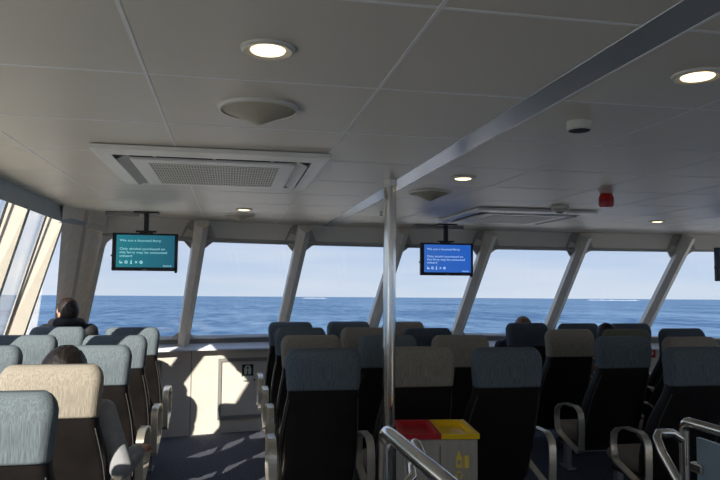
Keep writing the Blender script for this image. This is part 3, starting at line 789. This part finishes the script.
# ------------------------------------------------------------------ monitors
def text_mesh(body, size):
    cu = bpy.data.curves.new('t', 'FONT'); cu.body = body; cu.size = size; cu.extrude = 0.0004
    o = bpy.data.objects.new('t', cu); COL.objects.link(o)
    dg = bpy.context.evaluated_depsgraph_get(); dg.update()
    me = bpy.data.meshes.new_from_object(o.evaluated_get(dg)); bpy.data.objects.remove(o)
    return me
LINES = [('We are a licensed ferry', .078, .30), ('Only alcohol purchased on', .015, .33), ('this ferry may be consumed', -.012, .345), ('onboard', -.039, None)]
def monitor(x, y, z, w, h, scr, txt, label, rz=0.0):
    r = empty('ceiling_monitor', (x, y, z), label, 'monitor', 'monitors hung before the front windows', rz)
    b = MB(); b.box((0, 0.018, 0), (w, 0.036, h)); b.box((0, 0.045, 0), (w * .6, 0.03, h * .6)); cs = b.build('casing', M['black'], r, bevel=0.004)
    sw, sh_ = w - 0.055, h - 0.042
    b = MB(); b.box((0.004, -0.001, 0.006), (sw, 0.004, sh_)); sc = b.build('screen', scr, r)
    k = w / 0.48
    for t, dz, tw in LINES:
        me = text_mesh(t, 0.03 * k); me.materials.append(txt)
        ww = max(v.co.x for v in me.vertices)
        q = inst('screen_text', me, sc, (-sw / 2 + 0.028 * k, -0.0035, dz * k)); q.rotation_euler = (PI / 2, 0, 0)
        sxx = (tw * k / ww) if tw else 0.9
        q.scale = (sxx, 0.88, 1)
    me = text_mesh('SeaLink', 0.021 * k); me.materials.append(txt); q = inst('screen_logo', me, sc, (sw / 2 - 0.078 * k, -0.0035, -sh_ / 2 + 0.012)); q.rotation_euler = (PI / 2, 0, 0)
    for i in range(5):   # row of small pictograms
        ic = MB(); cx = -sw / 2 + (0.042 + 0.036 * i) * k; cz = -0.078 * k
        if i == 0: ic.box((cx, 0, cz - .004), (.018 * k, .001, .012 * k)); ic.box((cx - .010 * k, 0, cz + .002), (.004 * k, .001, .022 * k))
        elif i == 1:
            ic.tube([(cx + .010 * k * math.cos(a), 0, cz + .010 * k * math.sin(a)) for a in (2 * PI * j / 16 for j in range(16))], .0022 * k, 6, closed=True); ic.box((cx, 0, cz), (.018 * k, .001, .004 * k), 0, Matrix.Rotation(.8, 3, 'Y'))
        elif i == 2: ic.box((cx, 0, cz), (.008 * k, .001, .020 * k)); ic.box((cx, 0, cz + .013 * k), (.004 * k, .001, .008 * k)); ic.box((cx, 0, cz - .011 * k), (.016 * k, .001, .004 * k))
        elif i == 3: ic.box((cx, 0, cz), (.022 * k, .001, .004 * k), 0, Matrix.Rotation(.8, 3, 'Y')); ic.box((cx, 0, cz), (.022 * k, .001, .004 * k), 0, Matrix.Rotation(-.8, 3, 'Y'))
        else:
            ic.tube([(cx + .010 * k * math.cos(a), 0, cz + .010 * k * math.sin(a)) for a in (2 * PI * j / 16 for j in range(16))], .0022 * k, 6, closed=True); ic.box((cx, 0, cz), (.006 * k, .001, .022 * k))
        q = ic.build('pictogram', txt, sc); q.location = (0, -0.0035, 0)
    b = MB(); b.box((0, -0.001, -h / 2 + 0.008), (0.035 * k, 0.003, 0.006)); b.build('maker_badge', M['trim'], r)
    b = MB(); b.box((-w / 2 - 0.004, 0.02, -h * .1), (0.010, 0.012, 0.014)); b.build('side_button', M['black'], r)
    b = MB(); b.ball((w / 2 - 0.012, 0.02, -h / 2 - 0.004), 0.011, seg=12, rings=8); b.build('sensor_eye', M['black'], r, True)
    # bracket
    top = CZ - z
    b = MB(); b.box((0, 0.04, h / 2 + 0.015), (0.15, 0.03, 0.014)); b.box((0, 0.052, h * .3), (0.10, 0.012, h * .5)); b.build('mount_plate', M['black'], r)
    b = MB(); b.box((0, 0.04, (h / 2 + top) / 2), (0.034, 0.028, top - h / 2)); b.build('drop_tube', M['black'], r)
    b = MB(); b.box((0, 0.04, top - 0.006), (0.18, 0.10, 0.012)); b.build('ceiling_plate', M['black'], r)
    return r
monitor(-.636, 5.28, 1.736, .478, .285, M['teal'], M['screentext'], 'black monitor with a teal screen, hanging at the corner window')
monitor(1.875, 5.65, 1.733, .484, .286, M['bluescreen'], M['screentextb'], 'black monitor with a blue screen, hanging right of the steel pole')
monitor(4.29, 5.0, 1.70, .484, .286, M['bluescreen'], M['screentextb'], 'dark monitor cut off by the picture edge, beyond the smallest downlight')
# cable covers on the ceiling next to the monitor brackets
def cable_box(x, y, w, label):
    b = MB(); b.box((0, 0, -0.018), (w, 0.07, 0.034)); tag(b.build('cable_cover', M['trim'], None, bevel=0.004, loc=(x, y, CZ)), label, 'cover', 'ceiling cable covers')
cable_box(-.82, 5.36, 0.24, 'grey cable cover on the ceiling beside the teal monitor')
cable_box(1.84, 5.80, 0.46, 'grey cable cover on the ceiling above the blue monitor')

# ------------------------------------------------------------------ recycling bin
r = empty('recycling_bin', (.93, 2.98, 0), 'stainless recycling bin with one red lid and one yellow lid', 'bin', rz=math.radians(-7))
W, D, H = 0.335, 0.315, 0.86
b = MB(); b.box((0, 0, .01 + (H - .03) / 2), (W - 0.014, D - 0.014, H - 0.04)); body = b.build('body', M['binsteel'], r, bevel=0.006)
b = MB(); b.box((-0.005, -D / 2 + 0.0065, .42), (0.003, 0.002, .78)); b.build('door_seam', M['acdark'], body)
def lid(x0, x1, m_, lab):
    b = MB(); cx = (x0 + x1) / 2; hw = (x1 - x0) / 2
    o = [(x0, -D / 2), (x1, -D / 2), (x1, D / 2), (x0, D / 2)]; t = 0.018
    i1 = [(x0 + t, -D / 2 + t), (x1 - t, -D / 2 + t), (x1 - t, D / 2 - t), (x0 + t, D / 2 - t)]
    i2 = [(cx + (px - cx) * .55, py * .55 + .02) for px, py in i1]
    vs = [(p[0], p[1], H - .022) for p in o] + [(p[0], p[1], H) for p in o] + [(p[0], p[1], H) for p in i1] + [(p[0], p[1], H - .075) for p in i2]
    fs = [(3, 2, 1, 0)]
    for k in range(3):
        for i in range(4):
            j = (i + 1) % 4; fs.append((k * 4 + i, k * 4 + j, k * 4 + 4 + j, k * 4 + 4 + i))
    fs.append((12, 13, 14, 15)); b.add(vs, fs); b.build('lid', m_, r)['label'] = lab
lid(-W / 2, -0.001, M['red'], 'red funnel lid'); lid(0.001, W / 2, M['yellow'], 'yellow funnel lid')
yf = -D / 2 + 0.0055
def flat(pts, cx, cz, name):
    b = MB(); b.loft([[(cx + x, yf, cz + z) for x, z in pts], [(cx + x, yf - 0.001, cz + z) for x, z in pts]]); return b.build(name, M['decal'], body)
flat([(-.013, -.036), (.013, -.036), (.0135, .0), (.011, .011), (.0045, .024), (.0045, .034), (-.0045, .034), (-.0045, .024), (-.011, .011), (-.0135, .0)], .078, .752, 'bottle_decal')
b = MB(); b.box((.078, yf - 0.0015, .738), (.014, 0.001, .018)); b.build('bottle_label', M['binsteel'], body)
flat([(-.014, -.030), (-.011, -.030), (-.011, .022), (-.014, .022)], .110, .745, 'carton_decal'); flat([(-.008, -.030), (.011, -.030), (.011, .022), (-.008, .022)], .110, .745, 'carton_decal')
for k in range(3):
    a = 2 * PI * k / 3 + PI / 2
    b = MB(); pts = [(.078 + .013 * math.cos(a + t), yf - .0005, .684 + .013 * math.sin(a + t)) for t in lin_(-.75, .75, 7)]; b.tube(pts, .0036, 6); b.build('recycling_arrow', M['decal'], body)
for sx in (-1, 1):
    for sy in (-1, 1):
        b = MB(); b.lathe([(.016, 0), (.014, .012)], n=12); b.build('foot', M['black'], r, loc=(sx * .12, sy * .11, 0))

# ------------------------------------------------------------------ stair guard rails
def arc(c, u, v, rad, a0, a1, n=7): return [Vector(c) + (Vector(u) * math.cos(t) + Vector(v) * math.sin(t)) * rad for t in lin_(a0, a1, n)]
r = empty('stair_guard_rail', (.43, 1.80, 0), 'polished steel guard rail with glass panel starting at the foot of the pole', 'railing', 'stair guard rails')
TR = 0.019
b = MB()
pts = [Vector((0.028, -2.6, 1.10)), Vector((0.014, -.5, 1.10)), Vector((0.001, -.05, 1.10))] + [Vector((0, 0.0, 1.10)) + Vector((0, .035 * math.sin(t), -.035 + .035 * math.cos(t))) for t in lin_(0.2, PI / 2, 6)] + [Vector((0, .035, 0.0))]
b.tube(pts, TR, 18); b.build('handrail', M['chrome'], r, True, angle=60)
for yy in (-0.9, -1.9):
    b = MB(); b.tube([(0.012 - yy * .006, yy, 0.0), (0.012 - yy * .006, yy, 1.09)], TR * .9, 14); b.build('post', M['chrome'], r, True)
b = MB(); b.box((0.008, -1.30, .52), (.012, 2.54, .90)); b.build('guard_panel', M['railpanel'], r)
b = MB()
pts = [Vector((0.095, -1.2, .62)), Vector((0.095, -.10, 1.00)), Vector((0.095, 0.0, 1.035))] + [Vector((0.095, .06, 1.0)) + Vector((0, .055 * math.sin(t), .055 * math.cos(t))) for t in lin_(-.5, PI * .8, 10)] + [Vector((.07, .075, .94)), Vector((.03, .05, .93)), Vector((0.0, .036, .93))]
b.tube(pts, .0125, 14); b.build('stair_handrail', M['chrome'], r, True, angle=60)
r = empty('stair_guard_rail', (1.352, 1.80, 0), 'polished steel guard rail with pale panel at the picture edge', 'railing', 'stair guard rails')
b = MB()
pts = [Vector((0.03, -2.6, 1.10)), Vector((0.006, -.2, 1.10)), Vector((0.0, -.03, 1.10))] + [Vector((0, 0.0, 1.10)) + Vector((0, .03 * math.sin(t), -.03 + .03 * math.cos(t))) for t in lin_(0.2, PI / 2, 6)] + [Vector((0, .03, 0.0))]
b.tube(pts, .0148, 16); b.build('handrail', M['chrome'], r, True, angle=60)
for yy in (-0.9, -1.9):
    b = MB(); b.tube([(0.01, yy, 0.0), (0.01, yy, 1.09)], .012, 14); b.build('post', M['chrome'], r, True)
b = MB(); b.box((0.006, -1.325, .575), (.012, 2.60, .975)); b.build('guard_panel', M['railpanel'], r)
b = MB()
pts = [Vector((0.0, .03, 1.04)), Vector((-.04, .03, 1.065)), Vector((-.10, .01, 1.07)), Vector((-.125, -.02, 1.062)), Vector((-.13, -.05, 1.03)), Vector((-.128, -.3, .80)), Vector((-.125, -.8, .42))]
b.tube(pts, .0125, 14); b.build('stair_handrail', M['chrome'], r, True, angle=60)
b = MB(); b.box((0.0, -.03, .975), (.02, .05, .028)); b.build('panel_clamp', M['chrome'], r, bevel=0.004)

# ------------------------------------------------------------------ on the front wall
def wall_frame(x, z, off):
    y = Yb(x); sl = (Yb(x + .05) - Yb(x - .05)) / .1
    return (x, y - off, z), math.atan(sl)
loc, rz = wall_frame(.196, .612, .002)
r = empty('lifejacket_sign', loc, 'small dark green sign with a white lifejacket symbol on the front wall', 'sign', rz=rz)
b = MB(); b.box((0, -.002, 0), (.118, .004, .130)); b.build('sign_plate', M['signgreen'], r)
b = MB()
L_ = [(-.034, -.040), (-.006, -.040), (-.006, .0), (.006, .0), (.006, -.040), (.034, -.040), (.036, .02), (.026, .042), (.010, .05), (-.010, .05), (-.026, .042), (-.036, .02)]
b.loft([[(x, -.0045, z + .005) for x, z in L_], [(x, -.0055, z + .005) for x, z in L_]]); b.build('lifejacket_symbol', M['signwhite'], r)
b = MB(); b.ball((0, -.006, .030), (.011, .0015, .013), seg=14, rings=8); b.build('neck_opening', M['signgreen'], r, True)
b = MB(); b.box((0, -.005, -.055), (.10, .001, .010)); b.build('caption_strip', M['signwhite'], r)
loc, rz = wall_frame(.20, .535, .002)
r = empty('lifejacket_hook', loc, 'pale rounded bracket just under the green lifejacket sign', 'hook', rz=rz)
b = MB(); rings = []
for yy, sc_ in ((0, 1), (-.02, 1), (-.028, .85)): rings.append([(x * sc_, yy, z * sc_) for x, z, _ in rrect(.062, .02, 0, .016)])
b.loft(rings); b.build('bracket', M['whiteplastic'], r, True)
b = MB(); b.tube([(.05, -.01, -.01), (.065, -.03, -.016), (.06, -.04, -.004)], .006, 8); b.build('hook_tip', M['black'], r, True)
loc, rz = wall_frame(4.455, .80, .002)
r = empty('fire_call_point', loc, 'small red call point on the front wall under the window ledge', 'alarm', rz=rz)
b = MB(); b.box((0, -.02, 0), (.10, .04, .10)); b.build('housing', M['red'], r, bevel=0.006)
b = MB(); b.box((0, -.041, 0), (.05, .003, .04)); b.build('press_plate', M['signwhite'], r)

# ------------------------------------------------------------------ outside: sea, surf, sky, sun
SEA_N = Vector((0.00194122, 0.0172889, 0.99984865)).normalized()      # the ship rides slightly bow-up
def sea_material():
    m, nt, b, N, L = base_mat('open_sea')
    tc = N.new('ShaderNodeTexCoord')
    def nz(scale, sc, det):
        mp = N.new('ShaderNodeMapping'); mp.inputs['Scale'].default_value = sc; L.new(tc.outputs['Object'], mp.inputs['Vector'])
        t = N.new('ShaderNodeTexNoise'); t.inputs['Scale'].default_value = scale; t.inputs['Detail'].default_value = det; L.new(mp.outputs['Vector'], t.inputs['Vector']); return t
    n1 = nz(1.0, (.30, .16, 1), 7); n2 = nz(1.0, (.012, .006, 1), 4); n3 = nz(1.0, (.11, .035, 1), 6)
    ad = N.new('ShaderNodeMath'); ad.operation = 'ADD'; L.new(n1.outputs['Fac'], ad.inputs[0]); L.new(n3.outputs['Fac'], ad.inputs[1])
    r = N.new('ShaderNodeValToRGB'); e = r.color_ramp.elements
    r.color_ramp.elements[0].position = 0.42; e[0].color = (0.040, 0.108, 0.225, 1)
    e[1].position = 0.58; e[1].color = (0.180, 0.295, 0.430, 1)
    hf_ = N.new('ShaderNodeMath'); hf_.operation = 'MULTIPLY'; hf_.inputs[1].default_value = 0.3333; a2 = N.new('ShaderNodeMath'); a2.operation = 'ADD'; L.new(ad.outputs[0], a2.inputs[0]); L.new(n2.outputs['Fac'], a2.inputs[1]); L.new(a2.outputs[0], hf_.inputs[0])
    L.new(hf_.outputs[0], r.inputs['Fac']); L.new(r.outputs['Color'], b.inputs['Base Color'])
    b.inputs['Roughness'].default_value = 0.6; b.inputs['Specular IOR Level'].default_value = 0.08
    bp = N.new('ShaderNodeBump'); bp.inputs['Strength'].default_value = 0.8; bp.inputs['Distance'].default_value = 0.6
    L.new(n1.outputs['Fac'], bp.inputs['Height']); L.new(bp.outputs['Normal'], b.inputs['Normal'])
    return m
b = MB(); n = 96; c0 = Vector((0, 0, 1.5)) - SEA_N * 6.5
Q = Vector((0, 0, 1)).rotation_difference(SEA_N)
rad = [0.5, 20, 80, 300, 1200, 4000, 9000]
b.loft([[(R * math.cos(2 * PI * k / n), R * math.sin(2 * PI * k / n), 0) for k in range(n)] for R in rad], 0, cap=False)
sea = b.build('sea', sea_material()); sea.location = c0; sea.rotation_mode = 'QUATERNION'; sea.rotation_quaternion = Q
tag(sea, 'rippled blue open sea outside the windows up to the horizon', 'sea', kind='stuff')
def surf(az0, az1, dist, h, label, seed):
    random.seed(seed); b = MB(); rings = []
    for a in lin_(az0, az1, 40):
        k = min(1, (a - az0) / 0.006, (az1 - a) / 0.006); hh = h * max(.1, k) * (0.35 + 0.65 * abs(noise.noise(Vector((a * 260, seed, 0)))) * 1.6)
        d = Vector((math.sin(a), math.cos(a), 0)); p = d * dist
        rings.append([p - d * 14, p + Vector((0, 0, hh)), p + d * 14, p + Vector((0, 0, 0.02))])
    b.loft(rings); o = b.build('surf_line', M['foam'], None); o.location = c0; o.rotation_mode = 'QUATERNION'; o.rotation_quaternion = Q
    tag(o, label, 'surf', kind='stuff')
surf(math.radians(6.0), math.radians(8.2), 2300, 3.0, 'thin white surf on the horizon beside the middle of the windows', 3)
surf(math.radians(29.6), math.radians(33.6), 2300, 2.8, 'long white surf line on the horizon beyond the starboard windows', 9)

# unseen cream deck added around the cabin to bounce sunlight onto the ceiling
M['deck'] = mat('bounce_deck_cream', (0.93, 0.87, 0.77, 1), 0.6, var=0.03)
b = MB()
b.add([(-8.5, -9, -.05), (13.0, -9, -.05), (13.0, 8, -.05), (6.5, 15.5, -.05), (2.0, 17.5, -.05), (-2.5, 15.5, -.05), (-8.5, 8, -.05),
       (-8.5, -9, -.35), (13.0, -9, -.35), (13.0, 8, -.35), (6.5, 15.5, -.35), (2.0, 17.5, -.35), (-2.5, 15.5, -.35), (-8.5, 8, -.35)],
      [tuple(range(7)), tuple(reversed(range(7, 14)))] + [(i, 7 + i, 7 + (i + 1) % 7, (i + 1) % 7) for i in range(7)])
struct(b.build('exterior_bounce_deck', M['deck']))

wd = bpy.data.worlds.new('sky'); SC.world = wd; wd.use_nodes = True
nt = wd.node_tree; N = nt.nodes; L = nt.links; N.clear()
out = N.new('ShaderNodeOutputWorld'); bg = N.new('ShaderNodeBackground'); L.new(bg.outputs[0], out.inputs[0])
tc = N.new('ShaderNodeTexCoord')
dt = N.new('ShaderNodeVectorMath'); dt.operation = 'DOT_PRODUCT'; dt.inputs[1].default_value = SEA_N; L.new(tc.outputs['Generated'], dt.inputs[0])
rp = N.new('ShaderNodeValToRGB'); e = rp.color_ramp.elements
e[0].position = 0.0; e[0].color = (0.58, 0.68, 0.82, 1)
e[1].position = 1.0; e[1].color = (0.16, 0.30, 0.62, 1)
x = e.new(0.09); x.color = (0.44, 0.57, 0.80, 1)
x = e.new(0.30); x.color = (0.34, 0.48, 0.76, 1)
L.new(dt.outputs['Value'], rp.inputs['Fac'])
mp = N.new('ShaderNodeMapping'); mp.inputs['Scale'].default_value = (2.2, 2.2, 22); L.new(tc.outputs['Generated'], mp.inputs['Vector'])
nz = N.new('ShaderNodeTexNoise'); nz.inputs['Scale'].default_value = 1.3; nz.inputs['Detail'].default_value = 5; L.new(mp.outputs['Vector'], nz.inputs['Vector'])
cr = N.new('ShaderNodeMapRange'); cr.inputs['From Min'].default_value = 0.38; cr.inputs['From Max'].default_value = 0.68; cr.inputs['To Max'].default_value = 0.62
L.new(nz.outputs['Fac'], cr.inputs['Value'])
mx = N.new('ShaderNodeMix'); mx.data_type = 'RGBA'; mx.inputs[7].default_value = (0.72, 0.76, 0.84, 1)
L.new(cr.outputs['Result'], mx.inputs[0]); L.new(rp.outputs['Color'], mx.inputs[6]); L.new(mx.outputs[2], bg.inputs['Color'])
bg.inputs['Strength'].default_value = 0.90

sd = bpy.data.lights.new('sun', 'SUN'); sd.energy = 6.2; sd.angle = math.radians(0.53); sd.color = (1.0, 0.94, 0.84)
so = bpy.data.objects.new('sun', sd); COL.objects.link(so)
az, el = math.radians(29), math.radians(26.3)
dirn = Vector((math.sin(az) * math.cos(el), math.cos(az) * math.cos(el), -math.sin(el)))
so.rotation_mode = 'QUATERNION'; so.rotation_quaternion = dirn.to_track_quat('-Z', 'Y')
so.location = (-6, -8, 8)

SC.view_settings.view_transform = 'Standard'; SC.view_settings.look = 'None'
SC.view_settings.gamma = 1.0; SC.view_settings.use_curve_mapping = False; SC.view_settings.exposure = 0.3
try:
    SC.cycles.max_bounces = 10; SC.cycles.diffuse_bounces = 6; SC.cycles.transparent_max_bounces = 12
    SC.cycles.sample_clamp_indirect = 6.0; SC.cycles.caustics_reflective = False
except Exception:
    pass
